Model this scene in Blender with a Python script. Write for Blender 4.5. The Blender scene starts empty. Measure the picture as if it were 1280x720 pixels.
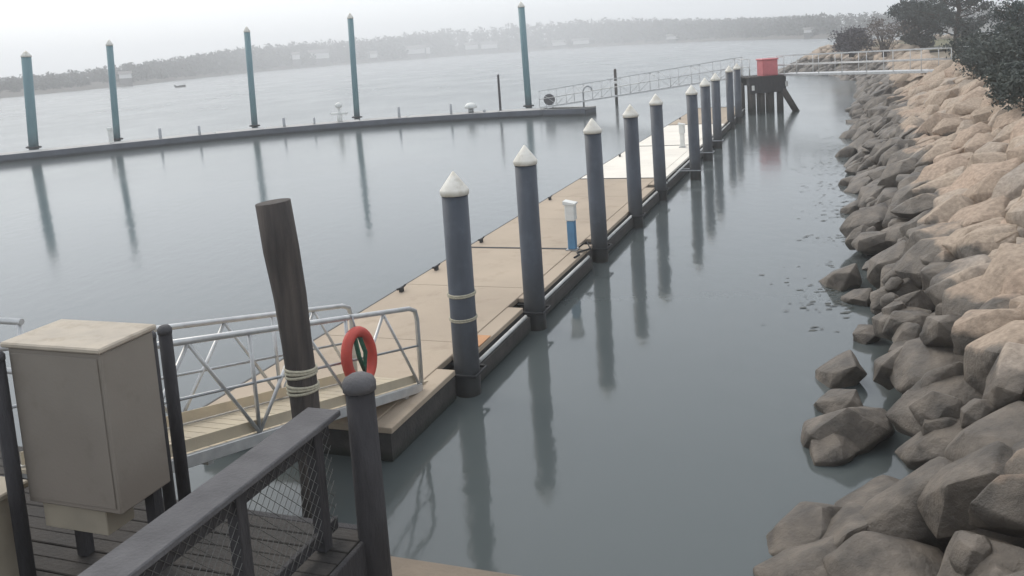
import bpy, bmesh, math, random
from mathutils import Vector as V, Matrix, noise as mn
random.seed(11)
SC = bpy.context.scene
COL = SC.collection

# ------------------------------------------------------------------ camera
FPX, CX, CY, HY, ROLL, CH = 1100., 640., 200., 59., .068, 5.0
PIT = math.atan((CY-HY)*math.cos(ROLL)/FPX)
CF = V((0, math.cos(PIT), -math.sin(PIT))); _U0 = V((0, math.sin(PIT), math.cos(PIT))); _R0 = V((1, 0, 0))
CU = _U0*math.cos(ROLL)+_R0*math.sin(ROLL); CR = _R0*math.cos(ROLL)-_U0*math.sin(ROLL)
CAMP = V((0, 0, CH))
cd = bpy.data.cameras.new('camera'); cam = bpy.data.objects.new('camera', cd); COL.objects.link(cam)
cd.sensor_width = 36; cd.lens = FPX/1280*36; cd.shift_y = -(360-CY)/1280; cd.clip_end = 6000; cd.clip_start = .05
cam.matrix_world = Matrix(((CR.x, CU.x, -CF.x, 0), (CR.y, CU.y, -CF.y, 0), (CR.z, CU.z, -CF.z, CH), (0, 0, 0, 1)))
SC.camera = cam
# ------------------------------------------------------------------ sky, sun, exposure
SUN_EL, SUN_AZ = 48, -35          # azimuth: degrees to the right of +Y
W = bpy.data.worlds.new('World'); SC.world = W; W.use_nodes = True
nt = W.node_tree; bg = nt.nodes['Background']
sk = nt.nodes.new('ShaderNodeTexSky'); sk.sky_type = 'NISHITA'; sk.sun_disc = False
sk.sun_elevation = math.radians(SUN_EL); sk.sun_rotation = math.radians(SUN_AZ)
sk.air_density = 1.0; sk.dust_density = 2.5; sk.ozone_density = 1.0
hs = nt.nodes.new('ShaderNodeHueSaturation'); hs.inputs['Saturation'].default_value = .40
nt.links.new(sk.outputs[0], hs.inputs['Color']); # a layer of even cloud over the clear sky
ov = nt.nodes.new('ShaderNodeMix'); ov.data_type = 'RGBA'; ov.inputs['Factor'].default_value = .65; ov.inputs[7].default_value = (4.85, 5.2, 5.6, 1)
nt.links.new(hs.outputs[0], ov.inputs[6]); nt.links.new(ov.outputs[2], bg.inputs['Color'])
bg.inputs['Strength'].default_value = .15
sd = bpy.data.lights.new('sun', 'SUN'); sun = bpy.data.objects.new('sun', sd); COL.objects.link(sun)
sd.energy = 1.0; sd.angle = math.radians(40); sd.color = (1, .93, .82)
_e, _a = math.radians(SUN_EL), math.radians(SUN_AZ)
sdir = V((math.sin(_a)*math.cos(_e), math.cos(_a)*math.cos(_e), math.sin(_e)))
sun.rotation_euler = sdir.to_track_quat('Z', 'Y').to_euler(); sun.location = sdir*40
vs = SC.view_settings; vs.view_transform = 'Standard'; vs.look = 'None'; vs.gamma = 1; vs.exposure = 0.50
vs.use_curve_mapping = False
cy = SC.cycles
cy.use_denoising = True; cy.max_bounces = 7; cy.volume_bounces = 4; cy.transparent_max_bounces = 8
cy.sample_clamp_indirect = 4

# ------------------------------------------------------------------ pixel helpers (reference frame 1280 x 720)
def ray(x, y): return CF*FPX+CR*(x-CX)-CU*(y-CY)
def atz(x, y, z): r = ray(x, y); return CAMP+r*((z-CH)/r.z)
def aty(x, y, Y): r = ray(x, y); return CAMP+r*(Y/r.y)
# the dock's own frame: u along it, n to its right
UD = V((.347, .938, 0)); ND = V((.938, -.347, 0)); P1 = V((-.92, 12.94, 0)); UP = V((0, 0, 1))
def D(u, n, z): return P1+UD*u+ND*n+UP*z

# ------------------------------------------------------------------ materials
def mat(name, c1, c2=None, scale=4., rough=.75, bump=0., bscale=None, metal=0., detail=5., coord='obj', stretch=(1, 1, 1), rvar=.12, spec=.5):
    m = bpy.data.materials.new(name); m.use_nodes = True; t = m.node_tree; b = t.nodes['Principled BSDF']
    b.inputs['Roughness'].default_value = rough; b.inputs['Metallic'].default_value = metal
    b.inputs['Specular IOR Level'].default_value = spec
    if coord == 'obj':
        tc = t.nodes.new('ShaderNodeTexCoord'); src = tc.outputs['Object']
    else:
        tc = t.nodes.new('ShaderNodeNewGeometry'); src = tc.outputs['Position']
    mp = t.nodes.new('ShaderNodeMapping'); mp.inputs['Scale'].default_value = stretch; t.links.new(src, mp.inputs[0])
    nz = t.nodes.new('ShaderNodeTexNoise'); nz.inputs['Scale'].default_value = scale; nz.inputs['Detail'].default_value = detail
    t.links.new(mp.outputs[0], nz.inputs['Vector'])
    if c2 is None: c2 = tuple(x*.75 for x in c1)
    cr = t.nodes.new('ShaderNodeValToRGB'); cr.color_ramp.elements[0].position = .3; cr.color_ramp.elements[1].position = .7
    cr.color_ramp.elements[0].color = (*c2, 1); cr.color_ramp.elements[1].color = (*c1, 1)
    t.links.new(nz.outputs[0], cr.inputs[0]); t.links.new(cr.outputs[0], b.inputs['Base Color'])
    mr = t.nodes.new('ShaderNodeMapRange'); mr.inputs['To Min'].default_value = max(.02, rough-rvar); mr.inputs['To Max'].default_value = min(1, rough+rvar)
    t.links.new(nz.outputs[0], mr.inputs[0]); t.links.new(mr.outputs[0], b.inputs['Roughness'])
    if bump:
        n2 = t.nodes.new('ShaderNodeTexNoise'); n2.inputs['Scale'].default_value = bscale or scale*6; n2.inputs['Detail'].default_value = 8
        t.links.new(mp.outputs[0], n2.inputs['Vector'])
        bp = t.nodes.new('ShaderNodeBump'); bp.inputs['Strength'].default_value = bump; bp.inputs['Distance'].default_value = .02
        t.links.new(n2.outputs[0], bp.inputs['Height']); t.links.new(bp.outputs[0], b.inputs['Normal'])
    return m

def zstain(m, z0, z1, col, nscale=3., amp=.25, rough=None):
    """marks below a level: weed, tide wet and rust with an uneven upper edge; world z"""
    t = m.node_tree; b = t.nodes['Principled BSDF']
    g = t.nodes.new('ShaderNodeNewGeometry'); sx = t.nodes.new('ShaderNodeSeparateXYZ'); t.links.new(g.outputs['Position'], sx.inputs[0])
    nz = t.nodes.new('ShaderNodeTexNoise'); nz.inputs['Scale'].default_value = nscale; nz.inputs['Detail'].default_value = 6
    t.links.new(g.outputs['Position'], nz.inputs['Vector'])
    ma = t.nodes.new('ShaderNodeMath'); ma.operation = 'MULTIPLY_ADD'; ma.inputs[1].default_value = amp*2; ma.inputs[2].default_value = -amp
    t.links.new(nz.outputs[0], ma.inputs[0])
    ad = t.nodes.new('ShaderNodeMath'); ad.operation = 'ADD'; t.links.new(sx.outputs['Z'], ad.inputs[0]); t.links.new(ma.outputs[0], ad.inputs[1])
    mr = t.nodes.new('ShaderNodeMapRange'); mr.inputs['From Min'].default_value = z0; mr.inputs['From Max'].default_value = z1
    mr.inputs['To Min'].default_value = 1; mr.inputs['To Max'].default_value = 0; t.links.new(ad.outputs[0], mr.inputs[0])
    mx = t.nodes.new('ShaderNodeMix'); mx.data_type = 'RGBA'; t.links.new(mr.outputs[0], mx.inputs['Factor'])
    old = b.inputs['Base Color'].links[0].from_socket
    t.links.new(old, mx.inputs[6]); mx.inputs[7].default_value = (*col, 1)
    t.links.new(mx.outputs[2], b.inputs['Base Color'])
    if rough is not None:
        o2 = b.inputs['Roughness'].links[0].from_socket
        m2 = t.nodes.new('ShaderNodeMix'); t.links.new(mr.outputs[0], m2.inputs[0]); t.links.new(o2, m2.inputs[2]); m2.inputs[3].default_value = rough
        t.links.new(m2.outputs[0], b.inputs['Roughness'])
    return m

M = {}
M['sleeve'] = zstain(mat('navy_pile_sleeve', (.064, .075, .096), (.030, .036, .048), 2.6, .5, .15, 30, stretch=(1, 1, .25)), .0, 1.3, (.03, .029, .026), 3, .25)
M['teal'] = zstain(mat('teal_pile_sleeve', (.15, .26, .285), (.10, .195, .22), 1.2, .5, stretch=(1, 1, .25)), .5, 1.6, (.07, .10, .11), 2, .3)
M['cap'] = mat('white_cap_plastic', (.80, .77, .70), (.62, .58, .50), 5, .5)
M['timber'] = zstain(mat('weathered_pile_timber', (.10, .084, .074), (.042, .036, .034), 5, .9, .8, 22, stretch=(3, 3, .25)), .2, .9, (.025, .027, .02), 4, .25)
M['darkwood'] = mat('dark_treated_timber', (.050, .047, .050), (.025, .023, .025), 5, .85, .6, 25, stretch=(2, 2, .5))
M['greyboard'] = mat('weathered_grey_board', (.122, .118, .122), (.07, .068, .072), 3, .85, .5, 30, stretch=(1.5, 1.5, 1.5))
M['plank'] = mat('weathered_deck_plank', (.055, .048, .042), (.026, .023, .021), 2.5, .88, .5, 26)
M['tan'] = mat('tan_concrete_deck', (.46, .375, .285), (.36, .29, .22), .55, .9, .25, 60, detail=8, coord='pos')
M['white_deck'] = mat('pale_new_deck', (.84, .79, .70), (.74, .69, .61), .8, .85, .15, 60, detail=8, coord='pos')
def stains(m, scale=1.7, lo=.52, hi=.66, amt=.55, col=(.55, .5, .45)):
    t = m.node_tree; b = t.nodes['Principled BSDF']; g = t.nodes.new('ShaderNodeNewGeometry')
    n = t.nodes.new('ShaderNodeTexNoise'); n.inputs['Scale'].default_value = scale; n.inputs['Detail'].default_value = 9; n.inputs['Roughness'].default_value = .65; t.links.new(g.outputs['Position'], n.inputs['Vector'])
    mr = t.nodes.new('ShaderNodeMapRange'); mr.inputs['From Min'].default_value = lo; mr.inputs['From Max'].default_value = hi; mr.inputs['To Max'].default_value = amt; t.links.new(n.outputs[0], mr.inputs[0])
    mx = t.nodes.new('ShaderNodeMix'); mx.data_type = 'RGBA'; mx.blend_type = 'MULTIPLY'; t.links.new(mr.outputs[0], mx.inputs['Factor'])
    t.links.new(b.inputs['Base Color'].links[0].from_socket, mx.inputs[6]); mx.inputs[7].default_value = (*col, 1); t.links.new(mx.outputs[2], b.inputs['Base Color']); return m
stains(M['tan'], 1.7, .54, .70, .35); stains(M['white_deck'], 1.3, .55, .7, .4, (.75, .70, .62))
stains(M['sleeve'], 3, .5, .72, .8, (1.5, 1.5, 1.45)); stains(M['cap'], 6, .52, .68, .5, (.6, .56, .48))
M['float'] = zstain(mat('dark_float_timber', (.075, .068, .062), (.036, .034, .033), 4, .85, .5, 25), .02, .16, (.018, .022, .016), 6, .05)
M['farfloat'] = zstain(mat('grey_blue_float', (.115, .125, .15), (.08, .088, .105), 1.2, .8), .03, .22, (.05, .055, .055), 3, .06)
M['fardeck'] = mat('grey_far_deck', (.46, .45, .43), (.36, .35, .34), .7, .9)
M['blackrub'] = mat('black_rubber', (.03, .03, .032), (.018, .018, .02), 6, .7)
M['galv'] = mat('galvanised_metal', (.42, .43, .44), (.30, .31, .32), 8, .45, metal=.55)
M['alu'] = mat('dull_aluminium', (.62, .62, .61), (.48, .48, .48), 7, .42, metal=.5)
M['gangdeck'] = mat('tan_gangway_deck', (.55, .47, .34), (.42, .36, .27), 3, .85, .3, 80)
M['conduit'] = mat('pale_conduit', (.62, .62, .60), (.45, .45, .44), 3, .6)
M['cabinet'] = mat('taupe_cabinet_paint', (.255, .225, .19), (.20, .175, .148), 1.3, .6, .08, 50)
M['cabinet_top'] = mat('daylit_cabinet_top', (.47, .41, .33), (.36, .315, .26), 4, .75, .1, 40)  # paler than the body: light from above is put into this colour
zstain(M['cabinet'], 2.2, 2.95, (.225, .192, .16), 2.5, .35); stains(M['cabinet'], 5, .55, .7, .35, (.7, .66, .6)); stains(M['cabinet_top'], 7, .5, .66, .5, (.66, .62, .56))
M['palepanel'] = mat('pale_tan_panel', (.36, .31, .235), (.27, .235, .18), 3, .75)
M['red'] = mat('red_paint', (.62, .17, .18), (.54, .14, .15), 4, .5)
M['ringred'] = mat('orange_red_ring', (.60, .085, .06), (.46, .06, .045), 5, .55)
M['white'] = mat('white_plastic', (.80, .80, .76), (.66, .66, .63), 5, .5)
M['blue'] = mat('blue_plastic', (.11, .26, .42), (.08, .20, .34), 4, .5)
M['rope'] = mat('pale_rope', (.56, .52, .40), (.38, .35, .27), 40, .9, .6, 90)
M['green'] = mat('green_line', (.03, .12, .07), (.02, .07, .045), 20, .9)
M['orangeply'] = mat('new_plywood', (.55, .29, .14), (.44, .23, .12), 4, .85, .2, 30)
M['wire'] = mat('dull_wire', (.20, .20, .19), (.12, .12, .115), 9, .6, metal=.4)
M['concrete'] = zstain(mat('seawall_concrete', (.25, .20, .15), (.16, .13, .10), 2, .9, .4, 25, detail=8), .3, .7, (.05, .05, .04), 3, .2)
M['soil'] = mat('sandy_soil', (.25, .20, .145), (.14, .12, .085), .8, .95, .6, 12, detail=8, coord='pos')
M['bank'] = mat('dark_bank_core', (.10, .085, .07), (.05, .045, .04), 1.5, .95, .6, 9, coord='pos')
M['weed'] = mat('dark_fleck', (.045, .045, .03), (.025, .026, .018), 6, .4)  # dark tone of the flecks on the water
M['grass'] = mat('dry_grass', (.16, .14, .075), (.09, .095, .045), .7, .95, .6, 12, detail=8, coord='pos')
M['leaf_pine'] = mat('pine_needles', (.070, .092, .085), (.032, .044, .042), 1.2, .8, coord='pos')  # lifted and bluish: haze over the pines is mixed into this colour
M['leaf_bush'] = mat('dark_shrub_leaves', (.085, .10, .085), (.034, .042, .038), 2.2, .8, coord='pos')  # leaf tone raised toward blue grey, carries painted haze
M['leaf_bare'] = mat('brown_twigs', (.20, .165, .145), (.12, .10, .09), 1.0, .9, coord='pos')
M['leaf_purple'] = mat('purple_grey_twigs', (.11, .095, .105), (.06, .052, .06), 1.0, .9, coord='pos')
M['leaf_far'] = mat('far_spring_wood', (.060, .056, .050), (.030, .032, .030), .05, .95, coord='pos')
M['bark'] = mat('bark', (.09, .07, .055), (.05, .04, .03), 6, .95, .6, 30)
M['wall_house'] = mat('pale_house_siding', (.82, .81, .78), (.74, .73, .70), .3, .8)
M['roof_house'] = mat('grey_roof', (.20, .18, .175), (.13, .12, .115), .4, .9)

def rock_mat():
    m = bpy.data.materials.new('riprap_granite'); m.use_nodes = True; t = m.node_tree; b = t.nodes['Principled BSDF']
    g = t.nodes.new('ShaderNodeNewGeometry'); oi = t.nodes.new('ShaderNodeObjectInfo')
    def nz(s, d=6, src=None):
        n = t.nodes.new('ShaderNodeTexNoise'); n.inputs['Scale'].default_value = s; n.inputs['Detail'].default_value = d
        t.links.new(g.outputs['Position'] if src is None else src, n.inputs['Vector']); return n
    # tone of each stone
    big = nz(.9, 2); ad = t.nodes.new('ShaderNodeMath'); ad.operation = 'MULTIPLY_ADD'; ad.inputs[1].default_value = .55
    sc = t.nodes.new('ShaderNodeMath'); sc.operation = 'MULTIPLY'; sc.inputs[1].default_value = .5; t.links.new(oi.outputs['Random'], sc.inputs[0])
    t.links.new(big.outputs[0], ad.inputs[0]); t.links.new(sc.outputs[0], ad.inputs[2])
    cr = t.nodes.new('ShaderNodeValToRGB'); e = cr.color_ramp.elements
    e[0].position = .12; e[0].color = (.29, .265, .24, 1); e[1].position = .85; e[1].color = (.47, .35, .265, 1)
    x = e.new(.35); x.color = (.44, .35, .27, 1); x = e.new(.6); x.color = (.38, .295, .225, 1)
    t.links.new(ad.outputs[0], cr.inputs[0])
    fine = nz(14, 8); fr = t.nodes.new('ShaderNodeMapRange'); fr.inputs['From Min'].default_value = .3; fr.inputs['From Max'].default_value = .7
    fr.inputs['To Min'].default_value = .72; fr.inputs['To Max'].default_value = 1.12; t.links.new(fine.outputs[0], fr.inputs[0])
    mul = t.nodes.new('ShaderNodeMix'); mul.data_type = 'RGBA'; mul.blend_type = 'MULTIPLY'; mul.inputs['Factor'].default_value = 1
    t.links.new(cr.outputs[0], mul.inputs[6]); t.links.new(fr.outputs[0], mul.inputs[7])
    # dark weed and wet below the tide line
    sx = t.nodes.new('ShaderNodeSeparateXYZ'); t.links.new(g.outputs['Position'], sx.inputs[0])
    edge = nz(1.3, 6); em = t.nodes.new('ShaderNodeMath'); em.operation = 'MULTIPLY_ADD'; em.inputs[1].default_value = 1.0; em.inputs[2].default_value = -.5
    t.links.new(edge.outputs[0], em.inputs[0]); za = t.nodes.new('ShaderNodeMath'); za.operation = 'ADD'; t.links.new(sx.outputs['Z'], za.inputs[0]); t.links.new(em.outputs[0], za.inputs[1])
    mr = t.nodes.new('ShaderNodeMapRange'); mr.inputs['From Min'].default_value = 1.46; mr.inputs['From Max'].default_value = 1.56; mr.inputs['To Min'].default_value = 1; mr.inputs['To Max'].default_value = 0
    t.links.new(za.outputs[0], mr.inputs[0])
    wn = nz(3.5, 6); wc = t.nodes.new('ShaderNodeValToRGB'); w = wc.color_ramp.elements
    w[0].position = .32; w[0].color = (.062, .052, .042, 1); w[1].position = .7; w[1].color = (.175, .145, .115, 1); t.links.new(wn.outputs[0], wc.inputs[0])
    mx = t.nodes.new('ShaderNodeMix'); mx.data_type = 'RGBA'; t.links.new(mr.outputs[0], mx.inputs['Factor']); t.links.new(mul.outputs[2], mx.inputs[6]); t.links.new(wc.outputs[0], mx.inputs[7])
    t.links.new(mx.outputs[2], b.inputs['Base Color'])
    rr = t.nodes.new('ShaderNodeMapRange'); rr.inputs['To Min'].default_value = .92; rr.inputs['To Max'].default_value = .55; t.links.new(mr.outputs[0], rr.inputs[0]); t.links.new(rr.outputs[0], b.inputs['Roughness'])
    bm_ = nz(9, 14); bm_.inputs['Roughness'].default_value = .68; bp = t.nodes.new('ShaderNodeBump'); bp.inputs['Strength'].default_value = .75; bp.inputs['Distance'].default_value = .06
    t.links.new(bm_.outputs[0], bp.inputs['Height']); t.links.new(bp.outputs[0], b.inputs['Normal'])
    return m
M['rock'] = rock_mat()

def water_mat():
    m = bpy.data.materials.new('harbour_water'); m.use_nodes = True; t = m.node_tree; b = t.nodes['Principled BSDF']
    b.inputs['Base Color'].default_value = (.082, .095, .095, 1); b.inputs['Roughness'].default_value = .08; b.inputs['IOR'].default_value = 1.45
    g = t.nodes.new('ShaderNodeNewGeometry'); mp = t.nodes.new('ShaderNodeMapping'); mp.inputs['Rotation'].default_value = (0, 0, math.radians(25)); mp.inputs['Scale'].default_value = (1, .55, 1)
    t.links.new(g.outputs['Position'], mp.inputs[0])
    n1 = t.nodes.new('ShaderNodeTexNoise'); n1.inputs['Scale'].default_value = 2.6; n1.inputs['Detail'].default_value = 3; t.links.new(mp.outputs[0], n1.inputs[0])
    n2 = t.nodes.new('ShaderNodeTexNoise'); n2.inputs['Scale'].default_value = .22; n2.inputs['Detail'].default_value = 2; t.links.new(mp.outputs[0], n2.inputs[0])
    mr = t.nodes.new('ShaderNodeMapRange'); mr.inputs['From Min'].default_value = .35; mr.inputs['From Max'].default_value = .65; mr.inputs['To Min'].default_value = .25; mr.inputs['To Max'].default_value = 1; t.links.new(n2.outputs[0], mr.inputs[0])
    mu = t.nodes.new('ShaderNodeMath'); mu.operation = 'MULTIPLY'; t.links.new(n1.outputs[0], mu.inputs[0]); t.links.new(mr.outputs[0], mu.inputs[1])
    bp = t.nodes.new('ShaderNodeBump'); bp.inputs['Strength'].default_value = .35; bp.inputs['Distance'].default_value = .022
    t.links.new(mu.outputs[0], bp.inputs['Height']); t.links.new(bp.outputs[0], b.inputs['Normal'])
    # open water outside the sheltered basin is wind-rippled
    sx = t.nodes.new('ShaderNodeSeparateXYZ'); t.links.new(g.outputs['Position'], sx.inputs[0])
    wr = t.nodes.new('ShaderNodeMapRange'); wr.inputs['From Min'].default_value = 14; wr.inputs['From Max'].default_value = 90; wr.inputs['To Min'].default_value = .08; wr.inputs['To Max'].default_value = .23
    t.links.new(sx.outputs['Y'], wr.inputs[0]); wp_ = t.nodes.new('ShaderNodeTexNoise'); wp_.inputs['Scale'].default_value = .11; wp_.inputs['Detail'].default_value = 3; t.links.new(mp.outputs[0], wp_.inputs[0])
    wm = t.nodes.new('ShaderNodeMapRange'); wm.inputs['From Min'].default_value = .35; wm.inputs['From Max'].default_value = .65; wm.inputs['To Min'].default_value = .85; wm.inputs['To Max'].default_value = 1.2; t.links.new(wp_.outputs[0], wm.inputs[0])
    wx = t.nodes.new('ShaderNodeMath'); wx.operation = 'MULTIPLY'; t.links.new(wr.outputs[0], wx.inputs[0]); t.links.new(wm.outputs[0], wx.inputs[1])
    t.links.new(wx.outputs[0], b.inputs['Roughness'])
    return m
M['water'] = water_mat()

# ------------------------------------------------------------------ mesh builder
class MB:
    def __init__(s): s.v = []; s.f = []; s.sm = []
    def add(s, vs, fs, smooth=False):
        o = len(s.v); s.v += [V(x) for x in vs]; s.f += [tuple(i+o for i in f) for f in fs]; s.sm += [smooth]*len(fs); return s
    def hexa(s, o, a, b, c):
        o, a, b, c = V(o), V(a), V(b), V(c)
        p = [o, o+a, o+a+b, o+b, o+c, o+a+c, o+a+b+c, o+b+c]
        fs = [(0, 3, 2, 1), (4, 5, 6, 7), (0, 1, 5, 4), (1, 2, 6, 5), (2, 3, 7, 6), (3, 0, 4, 7)]
        if a.cross(b).dot(c) < 0: fs = [f[::-1] for f in fs]
        return s.add(p, fs)
    def dbox(s, u0, u1, n0, n1, z0, z1):     # box in the dock's frame
        return s.hexa(D(u0, n0, z0), UD*(u1-u0), ND*(n1-n0), UP*(z1-z0))
    def box(s, x0, x1, y0, y1, z0, z1): return s.hexa((x0, y0, z0), (x1-x0, 0, 0), (0, y1-y0, 0), (0, 0, z1-z0))
    def tube(s, p, q, r, n=8, r2=None, caps=True): return s.path([p, q], r, n, caps, r2)
    def path(s, pts, r, n=8, caps=True, r2=None, closed=False):
        pts = [V(p) for p in pts]; k = len(pts); vs = []; fs = []
        ref = None
        for i, p in enumerate(pts):
            if closed: d = pts[(i+1) % k]-pts[i-1]
            else: d = pts[min(i+1, k-1)]-pts[max(i-1, 0)]
            d.normalize()
            if ref is None: ref = d.orthogonal().normalized()
            a = (ref-d*ref.dot(d)).normalized(); ref = a; b = d.cross(a)
            rr = r if r2 is None else r+(r2-r)*i/(k-1)
            if isinstance(r, (list, tuple)): rr = r[i]
            for j in range(n):
                t = 2*math.pi*j/n; vs.append(p+a*(rr*math.cos(t))+b*(rr*math.sin(t)))
        for i in range(k if closed else k-1):
            i2 = (i+1) % k
            for j in range(n): fs.append((i*n+j, i*n+(j+1) % n, i2*n+(j+1) % n, i2*n+j))
        s.add(vs, fs, True)
        if caps and not closed:
            o = len(s.v)-len(vs)
            s.f.append(tuple(o+j for j in range(n))[::-1]); s.f.append(tuple(o+(k-1)*n+j for j in range(n))); s.sm += [False, False]
        return s
    def lathe(s, c, prof, n=20, smooth=True):
        c = V(c); vs = []; fs = []
        for r, z in prof:
            for j in range(n):
                t = 2*math.pi*j/n; vs.append(c+V((r*math.cos(t), r*math.sin(t), z)))
        for i in range(len(prof)-1):
            for j in range(n): fs.append((i*n+j, i*n+(j+1) % n, (i+1)*n+(j+1) % n, (i+1)*n+j))
        s.add(vs, fs, smooth); o = len(s.v)-len(vs)
        s.f.append(tuple(o+j for j in range(n))[::-1]); s.f.append(tuple(o+(len(prof)-1)*n+j for j in range(n))); s.sm += [False]*2
        return s
    def mesh(s, name, org=(0, 0, 0), bevel=0, auto=None):
        org = V(org); me = bpy.data.meshes.new(name)
        me.from_pydata([tuple(v-org) for v in s.v], [], s.f); me.polygons.foreach_set('use_smooth', s.sm)
        if bevel:
            bm = bmesh.new(); bm.from_mesh(me); bmesh.ops.bevel(bm, geom=bm.edges[:], offset=bevel, segments=1, affect='EDGES'); bm.to_mesh(me); bm.free()
        me.update(); return me

def tag(o, label=None, cat=None, group=None, kind=None):
    if label: o['label'] = label
    if cat: o['category'] = cat
    if group: o['group'] = group
    if kind: o['kind'] = kind
    return o
def thing(name, label, cat, loc=(0, 0, 0), group=None):
    o = bpy.data.objects.new(name, None); COL.objects.link(o); o.location = loc; o.empty_display_size = .2
    return tag(o, label, cat, group)
def link(name, me, material, parent=None, loc=(0, 0, 0)):
    o = bpy.data.objects.new(name, me); COL.objects.link(o); o.location = loc
    if material is not None and not me.materials: me.materials.append(M[material])
    if parent is not None: o.parent = parent
    return o
def root_loc(p):
    l = V((0, 0, 0))
    while p is not None: l += p.location; p = p.parent
    return l
def part(name, mb, material, parent, bevel=0, kind=None, label=None):      # vertices in world coordinates
    o = link(name, mb.mesh(name, root_loc(parent), bevel), material, parent)
    return tag(o, label, kind=kind)
def solo(name, mb, material, org=(0, 0, 0), bevel=0, **k):
    return tag(link(name, mb.mesh(name, org, bevel), material, None, org), **k)

# ================================================================== THE SETTING
# water: one sheet, finer near the camera is not needed as ripples are in the material
w = MB().add([(-780, -40, 0), (780, -40, 0), (780, 1190, 0), (-780, 1190, 0)], [(0, 1, 2, 3)])
tag(solo('water', w, 'water'), kind='structure')

# ---- riprap bank on the right
B0 = V((2.1, 7.57, 0)); BD = V((.382, .924, 0)); BM = V((.924, -.382, 0)); SL = .60
def bank_slope(a): return .6-.0019*max(0, min(a, 85))
def bank_pt(a, d):     # a along, d metres in from the waterline (negative = under water)
    wob = .35*mn.noise(V((a*.23, 3.1, 0)))+.18*mn.noise(V((a*.8, 7.7, 0)))
    sl = bank_slope(a); z = sl*d if d < 4.7 else sl*4.7+.03*(d-4.7)
    return B0+BD*a+BM*(d+wob)+UP*z
def bank_mesh():
    mb = MB(); ds = [-2.2, -1, 0, 1, 2, 3, 4, 4.7, 6, 9, 14, 22, 40, 70]; As = [-9+2*i for i in range(56)]
    vs = []; fs = []
    for a in As:
        for d in ds:
            p = bank_pt(a, d); p.z += .12*mn.noise(p*.4) - ((.66+.34*max(0, min(1, (22-a)/12))) if d <= 4.0 else (.15 if d < 7 else 0)); vs.append(p)
    n = len(ds)
    for i in range(len(As)-1):
        for j in range(n-1): fs.append((i*n+j, i*n+j+1, (i+1)*n+j+1, (i+1)*n+j))
    mb.add(vs, [f[::-1] for f in fs], True); return mb
bank = solo('shore_bank', bank_mesh(), 'soil', kind='structure')
bank.data.materials.append(M['rock'])
for k_, p_ in enumerate(bank.data.polygons): p_.material_index = 1 if k_ % 13 < 7 else 0

# boulder shapes: a sphere cut by random planes, with worn edges
def rock_mesh(seed, sub=3):
    rnd = random.Random(seed*13+5); bm = bmesh.new()
    n = {3: 17, 2: 13, 1: 10}[sub]
    for k in range(n):
        zf = 1-2*(k+.5)/n; t = k*2.39996+rnd.uniform(-.45, .45); rr = math.sqrt(1-zf*zf)
        c = V((rr*math.cos(t), rr*math.sin(t), zf+rnd.uniform(-.12, .12)))
        c *= 1/(abs(c.x)**4+abs(c.y)**4+abs(c.z)**4)**.25*rnd.uniform(.72, 1.08)
        bm.verts.new(c)
    h = bmesh.ops.convex_hull(bm, input=bm.verts[:])
    for g in h['geom_interior']:
        if isinstance(g, bmesh.types.BMVert) and g.is_valid: bm.verts.remove(g)
    bmesh.ops.dissolve_limit(bm, angle_limit=math.radians(16), verts=bm.verts[:], edges=bm.edges[:])
    if sub > 1: bmesh.ops.bevel(bm, geom=bm.edges[:], offset=.075 if sub == 3 else .10, segments=2 if sub == 3 else 1, profile=.6, affect='EDGES')
    bmesh.ops.triangulate(bm, faces=bm.faces[:])
    off = V((seed*7.3, seed*1.9, 0))
    if sub == 3:
        long_ = [e for e in bm.edges if e.calc_length() > .3]
        bmesh.ops.subdivide_edges(bm, edges=long_, cuts=2, use_grid_fill=True); bmesh.ops.triangulate(bm, faces=bm.faces[:])
    for v in bm.verts: v.co *= 1+.07*mn.noise(v.co*1.7+off)+.035*mn.noise(v.co*4.3+off)
    for ax in range(3):
        mxv = max(abs(v.co[ax]) for v in bm.verts)
        for v in bm.verts: v.co[ax] /= mxv
    bmesh.ops.recalc_face_normals(bm, faces=bm.faces[:])
    me = bpy.data.meshes.new('boulder'); bm.to_mesh(me); bm.free()
    me.polygons.foreach_set('use_smooth', [True]*len(me.polygons)); me.set_sharp_from_angle(angle=math.radians(28)); me.materials.append(M['rock']); return me
ROCK_HI = [rock_mesh(i+1, 3) for i in range(14)]
ROCK_LO = [rock_mesh(i+31, 2) for i in range(10)]
ROCK_XLO = [rock_mesh(i+61, 1) for i in range(6)]
def rot_rand(rnd, tilt=.5):
    # long axis lies roughly across the bank, tilted with its slope
    base = Matrix(((BM.x, BD.x, 0), (BM.y, BD.y, 0), (BM.z, BD.z, 1))).to_4x4()
    slope = Matrix.Rotation(-math.atan(SL)*.8, 4, 'Y')
    return base @ slope @ Matrix.Rotation(rnd.uniform(-.9, .9), 4, 'Z') @ Matrix.Rotation(rnd.gauss(0, tilt*.6), 4, 'X') @ Matrix.Rotation(rnd.gauss(0, tilt*.5), 4, 'Y')
rocks = []
rnd = random.Random(5)
a = -4.5
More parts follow.
